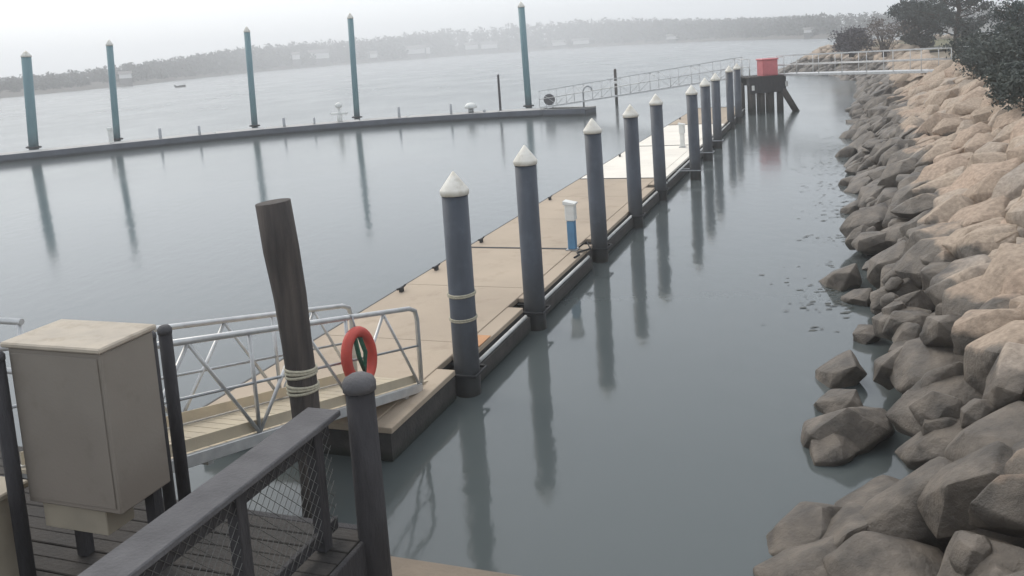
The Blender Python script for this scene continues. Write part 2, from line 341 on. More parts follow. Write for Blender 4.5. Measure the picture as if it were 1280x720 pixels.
while a < 84:
    step = .70 if a < 12 else (.74 if a < 40 else .95)
    d = 1.15 if a < 1 else (1.55 if a < 9 else (1.15 if a < 20 else (.75 if a < 30 else .5))); row = 0
    while d < 4.75:
        if row == 0 and rnd.random() < .15: d += .5; continue
        aa = a+rnd.uniform(-.25, .25); dd = d+rnd.uniform(-.18, .18)
        s = rnd.uniform(.40, .66)*(1.12 if rnd.random() < .25 else 1)
        if a >= 40: s *= 1.15
        elif a < 12: s *= .95
        sc = V((s*rnd.uniform(1.0, 1.35), s*rnd.uniform(.72, 1.0), s*rnd.uniform(.48, .72)))
        p = bank_pt(aa, dd); p.z += rnd.uniform(-.16, .10)-(.22 if row == 0 else 0); row += 1
        if a > 60: p.z -= .04
        rocks.append((p, sc, rot_rand(rnd)))
        d += rnd.uniform(.62, .86)*(.95 if a < 12 else 1)
    a += step
for px, py, s in [(1052, 350, .50), (1072, 372, .30), (1046, 468, .42), (1060, 540, .58), (1040, 560, .34), (1050, 505, .36), (1068, 262, .42), (1058, 192, .5), (1062, 170, .5), (1015, 665, .50), (1050, 690, .50), (1010, 715, .45), (1090, 640, .5), (1066, 228, .4), (1082, 418, .28)]:
    q = atz(px, py, .08); rocks.append((V((q.x, q.y, .06)), V((s*1.1, s*.85, s*.55)), rot_rand(rnd, .3)))
for _ in range(1300):      # small chock stones in the gaps
    aa = rnd.uniform(-4, 84); dd = rnd.uniform(1.3 if aa < 12 else .7, 4.9); s = rnd.uniform(.14, .28); p = bank_pt(aa, dd); p.z += rnd.uniform(-.28, .02)
    rocks.append((p, V((s*1.2, s, s*.8)), rot_rand(rnd)))
def in_view_size(p, sc):
    d = p-CAMP; k = d.dot(CF)
    if k < 1: return 0
    x = CX+d.dot(CR)/k*FPX; y = CY-d.dot(CU)/k*FPX; s = max(sc)*FPX/k
    if x < -s or x > 1280+s or y < -s or y > 720+s: return 0
    return s
rocks.sort(key=lambda r: -in_view_size(r[0], r[1]))
big, rest = rocks[:300], rocks[300:]
for i, (p, sc, R) in enumerate(big):
    o = bpy.data.objects.new('boulder', ROCK_HI[i % len(ROCK_HI)]); COL.objects.link(o); o.parent = bank
    o.matrix_local = Matrix.Translation(p) @ R @ Matrix.Diagonal((*sc, 1))
def join_rocks(lst, shapes, name):
    vs = []; fs = []
    cache = [([v.co.copy() for v in m.vertices], [tuple(p.vertices) for p in m.polygons]) for m in shapes]
    for i, (p, sc, R) in enumerate(lst):
        T = Matrix.Translation(p) @ R @ Matrix.Diagonal((*sc, 1)); cv, cf = cache[i % len(cache)]; o = len(vs)
        vs += [tuple(T @ v) for v in cv]; fs += [tuple(k+o for k in f) for f in cf]
    me = bpy.data.meshes.new(name); me.from_pydata(vs, [], fs); me.polygons.foreach_set('use_smooth', [True]*len(fs)); me.materials.append(M['rock']); return me
tag(link('distant_boulders', join_rocks(rest, ROCK_LO, 'distant_boulders'), None, bank), kind='stuff')

# thin dark flecks lying on the water off the rocks
vs = []; fs = []; rw_ = random.Random(77)
for _ in range(1500):
    a_ = rw_.uniform(7, 46); dens = mn.noise(V((a_*.9, 1.7, 0)))
    if dens < rw_.uniform(-.35, .25): continue
    c = bank_pt(a_, .25 if a_ > 20 else .7); c -= BM*abs(rw_.gauss(0, .55))*(1+.012*a_); c.z = .004+rw_.random()*.012; r_ = rw_.uniform(.012, .042); k = len(vs)
    for j_ in range(5):
        t_ = j_*math.pi*.4; e_ = rw_.uniform(.3, 1.3)*r_; vs.append(c+V((math.cos(t_)*e_*2.4, math.sin(t_)*e_, 0)))
    fs.append(tuple(range(k, k+5)))
solo('water_flecks', MB().add(vs, fs), 'weed', kind='stuff', label='dark flecks on the water beside the boulders', cat='seaweed')

# ---- rocky spit beyond the footbridge
SP = [V((31.0, 78.5, 0)), V((33.2, 88, 0)), V((32.6, 94, 0)), V((31.6, 100, 0)), V((33.5, 106, 0)), V((40, 112, 0)), V((60, 125, 0)), V((100, 150, 0))]
def spit_profile(k, d):
    a = SP[max(k-1, 0)]; b = SP[min(k+1, len(SP)-1)]; t = (b-a).normalized(); r = V((t.y, -t.x, 0))
    z = min(d*.5, 2.3+.02*d)
    return SP[k]+r*d+UP*z
ds = [-2, 0, 2, 4.6, 10, 25, 60]; vs = []; fs = []
for k in range(len(SP)):
    for d in ds: p = spit_profile(k, d); p.z += .25*mn.noise(p*.3)-.1; vs.append(p)
for k in range(len(SP)-1):
    for j in range(len(ds)-1): fs.append((k*7+j, (k+1)*7+j, (k+1)*7+j+1, k*7+j+1))
spit = solo('rocky_spit', MB().add(vs, [f for f in fs], True), 'grass', kind='structure')
lst = []
for k in range(len(SP)-2):
    n_ = int((SP[k+1]-SP[k]).length/.9)
    for i in range(n_):
        for d in (-.3, .5, 1.3, 2.1, 2.9, 3.7, 4.6):
            t = (i+rnd.random())/n_; p = spit_profile(k, d).lerp(spit_profile(k+1, d), t); p.z += rnd.uniform(-.15, .2)
            s = rnd.uniform(.4, .75); lst.append((p, V((s*1.3, s, s*.6)), rot_rand(rnd)))
tag(link('spit_boulders', join_rocks(lst, ROCK_XLO, 'spit_boulders'), None, spit), kind='stuff')

# ---- ground behind the seawall, and the wall
g = MB().add([D(-30, -22, .92), D(-30, 20, .92), D(-6.3, 4.5, .92), D(-6.3, -22, .92)], [(0, 1, 2, 3)])
solo('ground', g, 'soil', kind='structure')
sw = thing('seawall', 'low tan concrete seawall under the end of the boardwalk', 'seawall', D(-6.2, 0, 0))
for i in range(7):
    n0 = -14+2.65*i; part('wall_panel', MB().dbox(-6.3, -6.06, n0, n0+2.63, -1.2, .86), 'concrete', sw, .01)
    part('coping', MB().dbox(-6.42, -5.98, n0, n0+2.635, .862, 1.0), 'concrete', sw, .012)

# ---- far shore: low land, wood and houses
SH = [(-420, 178), (-200, 146), (0, 123), (80, 115), (160, 107.5), (240, 98.5), (320, 90), (400, 83), (480, 77), (560, 70.5), (640, 65), (700, 61), (760, 57.5), (830, 54), (900, 51), (970, 49), (1040, 48), (1120, 44), (1220, 39), (1400, 29), (1700, 12)]
TOPY = [(-420, 145), (-200, 122), (0, 99), (80, 91), (160, 81), (240, 69), (320, 57), (400, 50), (480, 44), (560, 36), (640, 29), (700, 26), (760, 22), (830, 22), (900, 23), (970, 20), (1040, 17), (1120, 15), (1220, 10), (1400, -3), (1700, -20)]
shore = [atz(x, y, 0) for x, y in SH]
vs = []; fs = []
tops = []
for i, q in enumerate(shore):
    dist = q.xy.length; hh = 1.08*(SH[i][1]-TOPY[i][1])*dist/FPX; tops.append(hh)
    o = V((q.x, q.y, 0)).normalized()
    for k, (dd, zz) in enumerate([(-3, -.8), (4, .8), (25, 1.2+hh*.10), (70, hh*.32), (120, hh*.36)]): vs.append(V((q.x, q.y, 0))+o*dd+UP*zz)
for i in range(len(shore)-1):
    for k in range(4): fs.append((i*5+k, (i+1)*5+k, (i+1)*5+k+1, i*5+k+1))
solo('far_shore', MB().add(vs, fs, True), 'bank', kind='structure')
def leaf(vs, fs, p, s, rnd, flat=0.):
    a = V((rnd.gauss(0, 1), rnd.gauss(0, 1), rnd.gauss(0, 1)*(1-flat))).normalized(); b = a.cross(V((rnd.gauss(0, 1), rnd.gauss(0, 1), rnd.gauss(0, 1)))).normalized()
    o = len(vs); e = rnd.uniform(.5, 1.0)
    vs += [p-a*s, p+b*s*.55*e, p+a*s, p-b*s*.55*e]; fs.append((o, o+1, o+2, o+3))
vs = []; fs = []
rnd = random.Random(21)
for i in range(len(shore)-1):
    q0, q1 = shore[i], shore[i+1]; L = (q1-q0).length; dist = (q0.xy.length+q1.xy.length)/2
    spacing = max(2.6, dist*.0085); n_ = max(2, int(L/spacing)); ncol = min(n_, 60)
    for row in range(4):
        for j in range(ncol):
            t = (j+rnd.random())/ncol; q = q0.lerp(q1, t); q.z = 0; hh = tops[i]+(tops[i+1]-tops[i])*t
            o = q.normalized(); back = (17, 30, 54, 95)[row]+rnd.uniform(-6, 6); base = hh*(.03, .12, .27, .36)[row]
            th = hh*(.48, .60, .62, .62)[row]*rnd.uniform(.80, 1.03)
            if row == 0 and rnd.random() < .25: continue
            c = q+o*back+UP*(base+th*.58); rw = max(th*.34, spacing*.62)*rnd.uniform(.8, 1.2)
            for _ in range(64):
                v = V((rnd.gauss(0, 1), rnd.gauss(0, 1), rnd.gauss(0, 1))).normalized()*(rnd.random()**.4)
                leaf(vs, fs, c+V((v.x*rw, v.y*rw, v.z*th*.46)), rw*rnd.uniform(.26, .48), rnd)
            for _ in range(10):
                leaf(vs, fs, q+o*back+UP*(base+th*.12)+V((rnd.uniform(-1, 1)*rw*.7, 0, rnd.uniform(-.08, .2)*th)), rw*.5, rnd)
solo('far_wood', MB().add(vs, fs), 'leaf_far', kind='stuff', label='grey brown wood along the far shore', cat='wood')

def house(px, py, w, h, dep, label, wallmat='wall_house', rz=0.):
    r = ray(px, py); i = 0
    # stands on the shore land just behind the waterline under it
    for i in range(len(SH)-1):
        if SH[i][0] <= px <= SH[i+1][0]: break
    t = (px-SH[i][0])/(SH[i+1][0]-SH[i][0]); q = shore[i].lerp(shore[i+1], t); o = V((q.x, q.y, 0)).normalized(); s = V((o.y, -o.x, 0))
    dist = q.xy.length+5; sh_y = SH[i][1]+(SH[i+1][1]-SH[i][1])*t
    c = V((q.x, q.y, 0))+o*1.5; z0 = .3
    W_, H_, Dp = w*dist/FPX, h*dist/FPX, dep
    lift = max(0, (sh_y-py)*dist/FPX)*.75
    th = thing('shore_house', label, 'house', c+UP*(z0), 'houses along the far shore')
    part('plinth', MB().hexa(c-s*W_*.5+UP*(z0-.3), s*W_, o*Dp, UP*(lift+.3)), 'roof_house', th) if lift > .4 else None
    zz = z0+lift
    part('wall', MB().hexa(c-s*W_*.5+UP*zz, s*W_, o*Dp, UP*H_*.6), wallmat, th)
    e = W_*.04+.15
    A = c-s*(W_*.5+e)-o*e+UP*(zz+H_*.6+.01); Lx = s*(W_+2*e); Ly = o*(Dp+2*e); rdg = UP*H_*.4
    m_ = MB().add([A, A+Lx, A+Lx+Ly, A+Ly, A+Ly*.5+rdg, A+Lx+Ly*.5+rdg], [(0, 1, 5, 4), (2, 3, 4, 5), (1, 2, 5), (3, 0, 4), (3, 2, 1, 0)])
    rf = part('roof', m_, 'roof_house', th)
    ch = c+s*W_*.22+o*Dp*.6+UP*(zz+H_*.6)
    part('chimney', MB().hexa(ch, s*W_*.06, o*Dp*.1, UP*H_*.5), 'roof_house', rf)
house(158, 97, 13, 8, 5, 'small pale shore cottage standing apart where the low shore begins')
house(368, 72, 9, 9, 8, 'pale gabled shore house at the left of the bright pair')
house(400, 71, 24, 11, 9, 'wide white shore house beside a smaller pale gabled house')
house(467, 71, 9, 8, 8, 'small white boathouse alone at the water behind tall piles')
house(513, 66, 30, 10, 9, 'long low pale building at the water with a boat shed beside it')
house(533, 66, 5, 13, 5, 'narrow bright white boat shed at the end of the long low building', )
house(590, 60, 16, 9, 9, 'pale house with dark roof among trees between two waterside buildings')
house(612, 59, 20, 9, 9, 'wide pale house above the shore next to a dark roofed one')
house(700, 56, 18, 7, 9, 'pale low house by the water seen just right of the tallest pile')
house(728, 54, 20, 7, 9, 'second pale low house by the water right of the tallest pile')
house(845, 48, 18, 6, 9, 'low pale house on the shore under the highest wood')
house(1016, 40, 12, 6, 7, 'small pale house on the shore behind the rocky spit')

# ================================================================== TREES AND SHRUBS
def shrub(name, label, cat, base, rx, rz, nleaf, ls, material, seed, group=None, nclump=26, stems=5, shape=1.0, leafpart='foliage'):
    rnd = random.Random(seed); base = V(base); th = thing(name, label, cat, base, group)
    st = MB(); vs = []; fs = []
    clumps = []
    for _ in range(nclump):
        v = V((rnd.gauss(0, 1), rnd.gauss(0, 1), rnd.gauss(0, 1))).normalized()*(rnd.random()**.45)
        zz = (v.z*.5+.5); sh_ = (1-zz)**shape*.9+.25 if shape > 1 else 1
        clumps.append(base+V((v.x*rx*.82*sh_, v.y*rx*.82*sh_, rz*(.10+.82*zz))))
    for c in clumps[:max(stems, nclump//2)]:
        mid = base.lerp(c, .5)+V((rnd.uniform(-.1, .1)*rx, rnd.uniform(-.1, .1)*rx, .1*rz))
        st.path([base+V((rnd.uniform(-.08, .08)*rx, rnd.uniform(-.08, .08)*rx, -.3)), mid, c], [.05*rx**.5, .03*rx**.5, .012*rx**.5], 5)
    cr = rx*1.15/nclump**.34
    for k in range(nleaf):
        c = clumps[rnd.randrange(nclump)]; v = V((rnd.gauss(0, 1), rnd.gauss(0, 1), rnd.gauss(0, .75)))*cr*.46
        p = c+v
        if p.z < base.z-.05: p.z = base.z+.1
        leaf(vs, fs, p, ls*rnd.uniform(.6, 1.3), rnd)
    part('stem', st, 'bark', th); part(leafpart, MB().add(vs, fs), material, th); return th

def pine(name, label, base, h, spread, seed, nleaf, ls, lean=0., group=None):
    rnd = random.Random(seed); base = V(base); th = thing(name, label, 'tree', base, group)
    top = base+V((lean, 0, h)); tr = MB(); k = 7
    axis = [base+V((0, 0, -.4))]+[base.lerp(top, i/k)+V((rnd.uniform(-.15, .15), rnd.uniform(-.15, .15), 0)) for i in range(1, k+1)]
    tr.path(axis, [.24*(1-i/(k+.6))+.03 for i in range(k+1)], 8)
    part('trunk', tr, 'bark', th); lb = MB(); ends = []
    for j in range(34):
        t = .12+.86*(j/33.); p = base.lerp(top, t); az = j*2.4+rnd.uniform(-.5, .5)
        ln = spread*(.35+.65*math.sin(math.pi*min(1, (1.02-t)*.95+.12))**.8)*rnd.uniform(.6, 1.12)
        up = rnd.uniform(.05, .45)
        d = V((math.cos(az), math.sin(az), up)); e = p+d*ln+V((0, 0, .12*ln)); m1 = p+d*ln*.5
        lb.path([p, m1, e], [.07, .05, .018], 5)
        for q in (.35, .5, .65, .8, .92, 1.05): ends.append((p.lerp(e, q)+V((rnd.gauss(0, .1), rnd.gauss(0, .1), 0))*ln, .22+.10*ln*(1-q*.5)))
    part('limb', lb, 'bark', th); vs = []; fs = []
    for i in range(nleaf):
        c, r = ends[rnd.randrange(len(ends))]; leaf(vs, fs, c+V((rnd.gauss(0, 1), rnd.gauss(0, 1), rnd.gauss(0, .6)))*r*.7, ls*rnd.uniform(.6, 1.3), rnd)
    part('crown', MB().add(vs, fs), 'leaf_pine', th)
    return th

def land_z(p):      # height of the bank top under a point
    d = (p-B0); dd = d.dot(BM); sl = bank_slope(d.dot(BD)); return sl*dd-.2 if dd < 4.7 else sl*4.7+.03*(dd-4.7)-.12
def on_land(px, Y):
    q = aty(px, 60, Y); q.z = 0; q.z = land_z(q); return q
pine('pine_tree', 'tall spreading dark pine rising above everything by the shore end of the footbridge', on_land(1196, 76), 8.6, 4.9, 3, 14000, .15, .3)
pine('pine_tree', 'lower bushy pine leaning out on the water side of the tallest pine', on_land(1152, 84), 4.3, 2.5, 8, 7000, .17, -.5)
pine('pine_tree', 'slim young pine spire rising out of the shrubs at the top of the rocks', on_land(1268, 40), 2.9, 1.0, 14, 5000, .07, .1)
q = atz(1064, 66, 2.2)
shrub('round_shrub', 'rounded purple grey leafless shrub alone at the tip of the rocky spit', 'shrub', (q.x, q.y, 2.1), 2.3, 2.4, 6000, .15, 'leaf_purple', 4, None, 30)
q = atz(1106, 66, 2.2)
shrub('twiggy_shrub', 'taller thin brown twiggy shrub between the round shrub and the pines', 'shrub', (q.x, q.y, 2.1), 2.2, 3.6, 1100, .13, 'leaf_bare', 9, None, 24)
for i, (px, Y, rx, rz, lab) in enumerate([(1222, 44, 1.5, 1.9, 'dark shrub closest to the shore end of the footbridge'), (1252, 39, 1.7, 2.1, 'broad dark shrub behind the slim pine spire'),
        (1240, 33, 1.25, 1.6, 'dark shrub at the crest, second from the footbridge end'), (1278, 30, 1.5, 2.0, 'big dark shrub at the crest, third from the footbridge end'),
        (1275, 24, .95, 1.25, 'dark shrub overhanging the tan boulders, fourth from the footbridge end'), (1300, 21, 1.0, 1.3, 'dark shrub at the crest, farthest from the footbridge end'),
        (1300, 47, 2.2, 2.9, 'tall dark shrub behind the crest shrubs')]):
    shrub('crest_shrub', lab, 'shrub', on_land(px, Y), rx, rz, 6000, .07*(Y/28)**.5, 'leaf_bush', 40+i, 'dark shrubs along the top of the rocks', 34)

# ================================================================== MAIN FLOATING DOCK
dock = thing('floating_dock', 'long tan and pale floating dock running out beside the row of capped piles', 'dock', D(-2.6, -1.3, 0))
PILES = [(-.45, .22), (2.55, .28), (7.35, .26), (11.0, .33), (14.9, .29), (18.86, .79), (23.53, .61), (27.38, .54), (35.15, .30), (38.03, .42)]
SECT = [(-2.7, 6.55, 'tan'), (6.6, 16.35, 'tan'), (16.4, 24.9, 'white_deck'), (24.95, 33.5, 'white_deck'), (33.55, 43.5, 'tan')]
NL, NR, NE = -2.72, -.14, .16
for (a0, a1, mt) in SECT:
    fl = part('float_body', MB().dbox(a0+.04, a1-.04, NL+.08, NR-.02, -.25, .36), 'float', dock)
    np_ = max(2, round((a1-a0)/3.1))
    for k in range(np_):
        part('deck_panel', MB().dbox(a0+(a1-a0)*k/np_, a0+(a1-a0)*(k+1)/np_-.012, NL, NR, .362, .46+random.uniform(-.004, .004)), mt, dock, .01)
    part('side_fascia', MB().dbox(a0, a1, NL-.055, NL-.003, .10, .45), 'float', dock, .006)
    # edge filler between piles on the right hand side
    cuts = [u for u, n in PILES if a0 < u < a1 and n < .3]
    xs = [a0]+[x for c in cuts for x in (c-.27, c+.27)]+[a1]
    for k in range(0, len(xs), 2):
        x0, x1 = xs[k], xs[k+1]
        if x1-x0 < .2: continue
        part('edge_board', MB().dbox(x0+.005, x1-.005, NR+.006, NE, .372, .452), mt, dock, .008)
        part('edge_joist', MB().dbox(x0, x1, NR+.01, NE-.02, .02, .368), 'float', dock)
    part('hinge_strip', MB().dbox(a1-.02, a1+.07, NL+.02, NR, .40, .475), 'blackrub', dock)
    # outer waler and a pale conduit on it, both broken at the piles
    for k in range(0, len(xs), 2):
        x0, x1 = xs[k]+.02, xs[k+1]-.02
        if x1-x0 < .5 or x1 < 0: continue
        part('waler', MB().dbox(x0, x1, NE+.03, NE+.13, .04, .30), 'float', dock, .012)
        part('conduit', MB().tube(D(x0+.12, NE+.085, .335), D(x1-.12, NE+.085, .335), .033, 10), 'conduit', dock)
        q_ = x0+.3
        while q_ < x1:
            part('bracket', MB().dbox(q_, q_+.09, NE-.02, NE+.031, .10, .27), 'float', dock); q_ += 1.7
part('plywood_patch', MB().dbox(.22, .72, NR-.03, NE-.01, .462, .476), 'orangeply', dock)
for (u, n) in PILES:      # guide frame round each pile
    m = MB(); r = .205; z0, z1 = .32, .36
    m.dbox(u-r-.03, u-r, NR, n+r+.03, z0, z1).dbox(u+r, u+r+.03, NR, n+r+.03, z0, z1).dbox(u-r-.003, u+r+.003, n+r, n+r+.028, z0-.002, z1-.004)
    part('pile_guide', m, 'galv' if n > .5 else 'blackrub', dock, .006)
for (px, py) in [(507, 365), (551, 338), (598, 303), (640, 272), (680, 250), (768, 196), (800, 168), (830, 150)]:
    q = atz(px, py, .46); d = q-P1; u = d.dot(UD); n = NL+.16
    m = MB().dbox(u-.05, u+.05, n-.03, n+.03, .461, .53); m.path([D(u-.17, n, .555), D(u-.07, n, .54), D(u+.07, n, .54), D(u+.17, n, .555)], .022, 6)
    part('cleat', m, 'blackrub', dock)

def pile_proto():
    return None
ORD = ['first', 'second', 'third', 'fourth', 'fifth', 'sixth', 'seventh', 'eighth', 'ninth', 'tenth']
body_mb = MB().lathe((0, 0, 0), [(.185, -1.3), (.19, 0), (.19, 3.0)], 24)
cap_mb = MB().lathe((0, 0, 0), [(.205, 2.96), (.212, 3.03), (.205, 3.045), (.10, 3.185), (.012, 3.30)], 24)
body_me = body_mb.mesh('sleeve'); body_me.materials.append(M['sleeve']); cap_me = cap_mb.mesh('cap'); cap_me.materials.append(M['cap'])
for i, (u, n) in enumerate(PILES):
    lab = f'dark blue sleeved pile with white cone cap, {ORD[i]} along the floating dock from the gangway'
    if i == 0: lab = 'dark blue sleeved pile with white cone cap and two pale rope bands'
    th = thing('mooring_pile', lab, 'pile', D(u, n, 0), 'capped piles along the floating dock')
    o = link('sleeve', body_me, None, th); o2 = link('cap', cap_me, None, th); o.rotation_euler.z = o2.rotation_euler.z = i*1.1
    th.rotation_euler = (math.radians(random.uniform(-.5, .5)), math.radians(random.uniform(-.5, .3)), 0)
    if i == 0:
        for z, r in ((1.50, .014), (1.14, .011)):
            m = MB()
            for k in range(2):
                m.path([(math.cos(t)*.2, math.sin(t)*.2, z+k*.026+.012*math.sin(t*1+.6)) for t in [2*math.pi*j/24 for j in range(24)]], r, 6, closed=True)
            link('rope_band', m.mesh('rope_band'), 'rope', th)

# service pedestals on the dock
def pedestal(u, n, label, low, h=1.0, head=.36):
    th = thing('power_pedestal', label, 'pedestal', D(u, n, .46)); w = .085
    part('base_plate', MB().dbox(u-.13, u+.13, n-.13, n+.13, .461, .485), 'galv', th)
    part('post', MB().dbox(u-w, u+w, n-w, n+w, .486, .46+h-head), low, th, .012)
    m = MB().dbox(u-w*1.25, u+w*1.25, n-w*1.3, n+w*1.3, .46+h-head+.002, .46+h-.06)
    hd = part('head', m, 'white', th, .02)
    A = D(u-w*1.5, n-w*1.6, .46+h-.058)
    part('hood', MB().add([A, A+UD*w*3, A+UD*w*3+ND*w*3.2, A+ND*w*3.2, A+UP*.09, A+UD*w*3+UP*.09, A+UD*w*3+ND*w*3.2+UP*.035, A+ND*w*3.2+UP*.035],
         [(0, 3, 2, 1)[::-1], (4, 5, 6, 7), (0, 1, 5, 4), (1, 2, 6, 5), (2, 3, 7, 6), (3, 0, 4, 7)]), 'white', hd)
    part('socket', MB().dbox(u-w*.6, u-w*.1, n-w*1.36, n-w*1.31, .46+h-.28, .46+h-.2), 'blackrub', hd)
    return th
d = atz(716, 312, .46)-P1
ped_u, ped_n = d.dot(UD), d.dot(ND)
pedestal(ped_u, ped_n, 'service pedestal with blue post and white hooded head on the tan dock', 'blue', 1.08, .42)
pts = [D(ped_u+.05, ped_n+.12, .50), D(ped_u+.1, ped_n+.3, .62), D(ped_u-.05, ped_n+.42, .50), D(ped_u-.3, NE-.12, .47), D(ped_u-.5, NE-.02, .475), D(ped_u-.75, NE-.06, .47)]
solo('power_cable', MB().path(pts, .022, 6), 'blackrub', D(ped_u, ped_n, .46), label='black cable looped at the foot of the blue pedestal', cat='cable')
d = atz(857, 184, .46)-P1
pedestal(d.dot(UD), min(d.dot(ND), -.5), 'white service pedestal on the pale section of the dock', 'white', .98, .42)

# ================================================================== GANGWAY down to the dock
GA = atz(518, 385, 1.6)-UP*1.08; GD = V((-.4, -.92, .23)); GW = -ND*1.02; GL = 5.12; RH = 1.08
gang = thing('gangway', 'aluminium truss gangway with handrails sloping down to the floating dock', 'gangway', GA)
def G(t, s, h): return GA+GD*t+GW*s+UP*h
dg = MB()
n_ = 26
for k in range(n_):
    t0 = -.35+(GL+.35)*k/n_; t1 = -.35+(GL+.35)*(k+1)/n_-.012
    if k == 0: pass
    part('deck_board', MB().hexa(G(t0, .05, -.03), GD*(t1-t0), GW*.9, UP*.035), 'gangdeck', gang)
for s in (0, 1):
    part('bottom_chord', MB().hexa(G(0, s, -.10)-GW*.03, GD*GL, GW*.06, UP*.12), 'alu', gang, .006)
    part('kick_plate', MB().hexa(G(.05, s, .03)+GW*(.035 if s == 0 else -.05), GD*(GL-.1), GW*.015, UP*.12), 'gangdeck', gang)
    part('top_rail', MB().path([G(-.02, s, .02), G(-.04, s, RH-.16), G(0, s, RH-.04), G(.14, s, RH)]+[G(t, s, RH) for t in (1.5, 3, GL)], .032, 10), 'alu', gang)
    part('mid_rail', MB().tube(G(0, s, .55), G(GL, s, .55), .016, 8), 'galv', gang)
    for t in (1.6, 3.25, 4.9): part('post', MB().tube(G(t, s, .02), G(t, s, RH), .022, 8), 'alu', gang)
    for a_, b_ in ((0.05, .78), (1.6, .78), (1.6, 2.42), (3.25, 2.42), (3.25, 4.07), (4.9, 4.07)):
        part('diagonal', MB().tube(G(a_, s, .02), G(b_, s, RH-.02), .02, 8), 'alu', gang)
for t in (.3, 1.5, 2.7, 3.9, 5.0): part('cross_beam', MB().hexa(G(t, .02, -.15), GD*.07, GW*.96, UP*.1), 'alu', gang)
part('toe_plate', MB().hexa(G(-.75, .08, .035-.115), GD*.46+UP*.02, GW*.84, UP*.012), 'galv', gang)

# life ring on the gangway's rail
rc = G(1.52, -.09, .60)
ring = thing('life_ring', 'red life ring hanging on the gangway handrail', 'life ring', rc)
ax1 = GD.normalized(); ax2 = UP
pts = [rc+ax1*(.27*math.cos(t))+ax2*(.31*math.sin(t)) for t in [2*math.pi*k/36 for k in range(36)]]
part('ring', MB().path(pts, .066, 12, closed=True), 'ringred', ring)
pp = [rc-ax1*.04+ax2*.24, rc-ax1*.09+ax2*.05+ND*.03, rc-ax1*.02-ax2*.18+ND*.04, rc+ax1*.05+ax2*.0+ND*.03, rc+ax1*.06+ax2*.24]
part('throw_line', MB().path(pp, .028, 8), 'green', ring)
part('hook', MB().path([rc+ax2*.25, rc+ax2*.5+GW*.05, rc+ax2*.52+GW*.10, rc+ax2*.44+GW*.12], .012, 6), 'galv', ring)

# ================================================================== BOARDWALK with fence
ZB = 1.60; HRZ = 3.0
bw = thing('boardwalk', 'weathered plank boardwalk at the head of the gangway', 'boardwalk', D(-9, -.5, ZB))
u = -13.0
while u < -6.62:
    part('plank', MB().dbox(u, u+.134, -4.2, 2.12, ZB-.04+random.uniform(-.004, .004), ZB+random.uniform(-.004, .004)), 'plank', bw, .006); u += .142
for k in range(4): part('plank', MB().dbox(-6.545+.122*k, -6.545+.122*k+.115, -4.2, -1.45, ZB-.04, ZB), 'plank', bw, .006)
for n in (-4.0, -1.7): part('joist', MB().dbox(-6.54, -6.08, n-.04, n+.04, ZB-.25, ZB-.045), 'darkwood', bw)
for n in (-4.0, -2.6, -1.2, .2, 1.4, 2.03): part('joist', MB().dbox(-13, -6.63, n-.04, n+.04, ZB-.25, ZB-.05), 'darkwood', bw)
part('header', MB().dbox(-6.62, -6.55, -4.2, 2.12, ZB-.26, ZB-.002), 'darkwood', bw, .008)
part('rim_board', MB().dbox(-13, -6.62, 2.125, 2.17, ZB-.28, ZB-.004), 'darkwood', bw, .008)
for u in (-6.75, -9, -11.5):
    for n in (-3.8, -1.5, .6, 1.9): part('support_post', MB().tube(D(u, n, .7), D(u, n, ZB-.252), .09, 10), 'timber', bw)

fn = thing('fence', 'timber fence with wide grey cap board and wire mesh along the boardwalk edge', 'fence', D(-8, 2.0, ZB))
part('cap_board', MB().dbox(-12.4, -6.72, 1.79, 2.06, 2.515, 2.56), 'greyboard', fn, .008)
part('under_rail', MB().dbox(-12.4, -6.72, 1.91, 1.95, 2.36, 2.512), 'darkwood', fn, .005)
part('bottom_rail', MB().dbox(-12.4, -6.72, 1.91, 1.95, ZB+.06, ZB+.15), 'darkwood', fn, .005)
for u in (-6.9, -7.75, -9.2, -10.6, -12.0): part('post', MB().dbox(u-.045, u+.045, 1.89, 1.98, ZB+.002, 2.513), 'darkwood', fn, .006)
m = MB(); cell = .062; nn = 1.965
L0, L1, z0, z1 = -12.3, -6.75, ZB+.08, 2.45; hgt = z1-z0
k = L0-hgt
while k < L1:
    for sgn in (1, -1):
        a0 = k; a1 = k+hgt
        za, zb = (z0, z1) if sgn > 0 else (z1, z0)
        s0 = max(a0, L0); s1 = min(a1, L1)
        if s1 > s0:
            f0 = (s0-a0)/hgt; f1 = (s1-a0)/hgt
            m.tube(D(s0, nn+.003*sgn, za+(zb-za)*f0), D(s1, nn+.003*sgn, za+(zb-za)*f1), .0026, 3, caps=False)
    k += cell*1.414
part('wire_mesh', m, 'wire', fn)

# round topped corner post
q = aty(448, 470, 5.95); qq = V((q.x, q.y, 0))
cp = thing('corner_post', 'short round topped timber post at the end of the grey cap board', 'post', (q.x, q.y, .9))
part('shaft', MB().lathe(qq, [(.112, .7), (.108, 1.7), (.103, q.z-.10)], 18), 'darkwood', cp)
part('rounded_top', MB().lathe(qq, [(.118, q.z-.10), (.12, q.z-.05), (.105, q.z-.015), (.06, q.z+.012), (.01, q.z+.018)], 18), 'greyboard', cp)

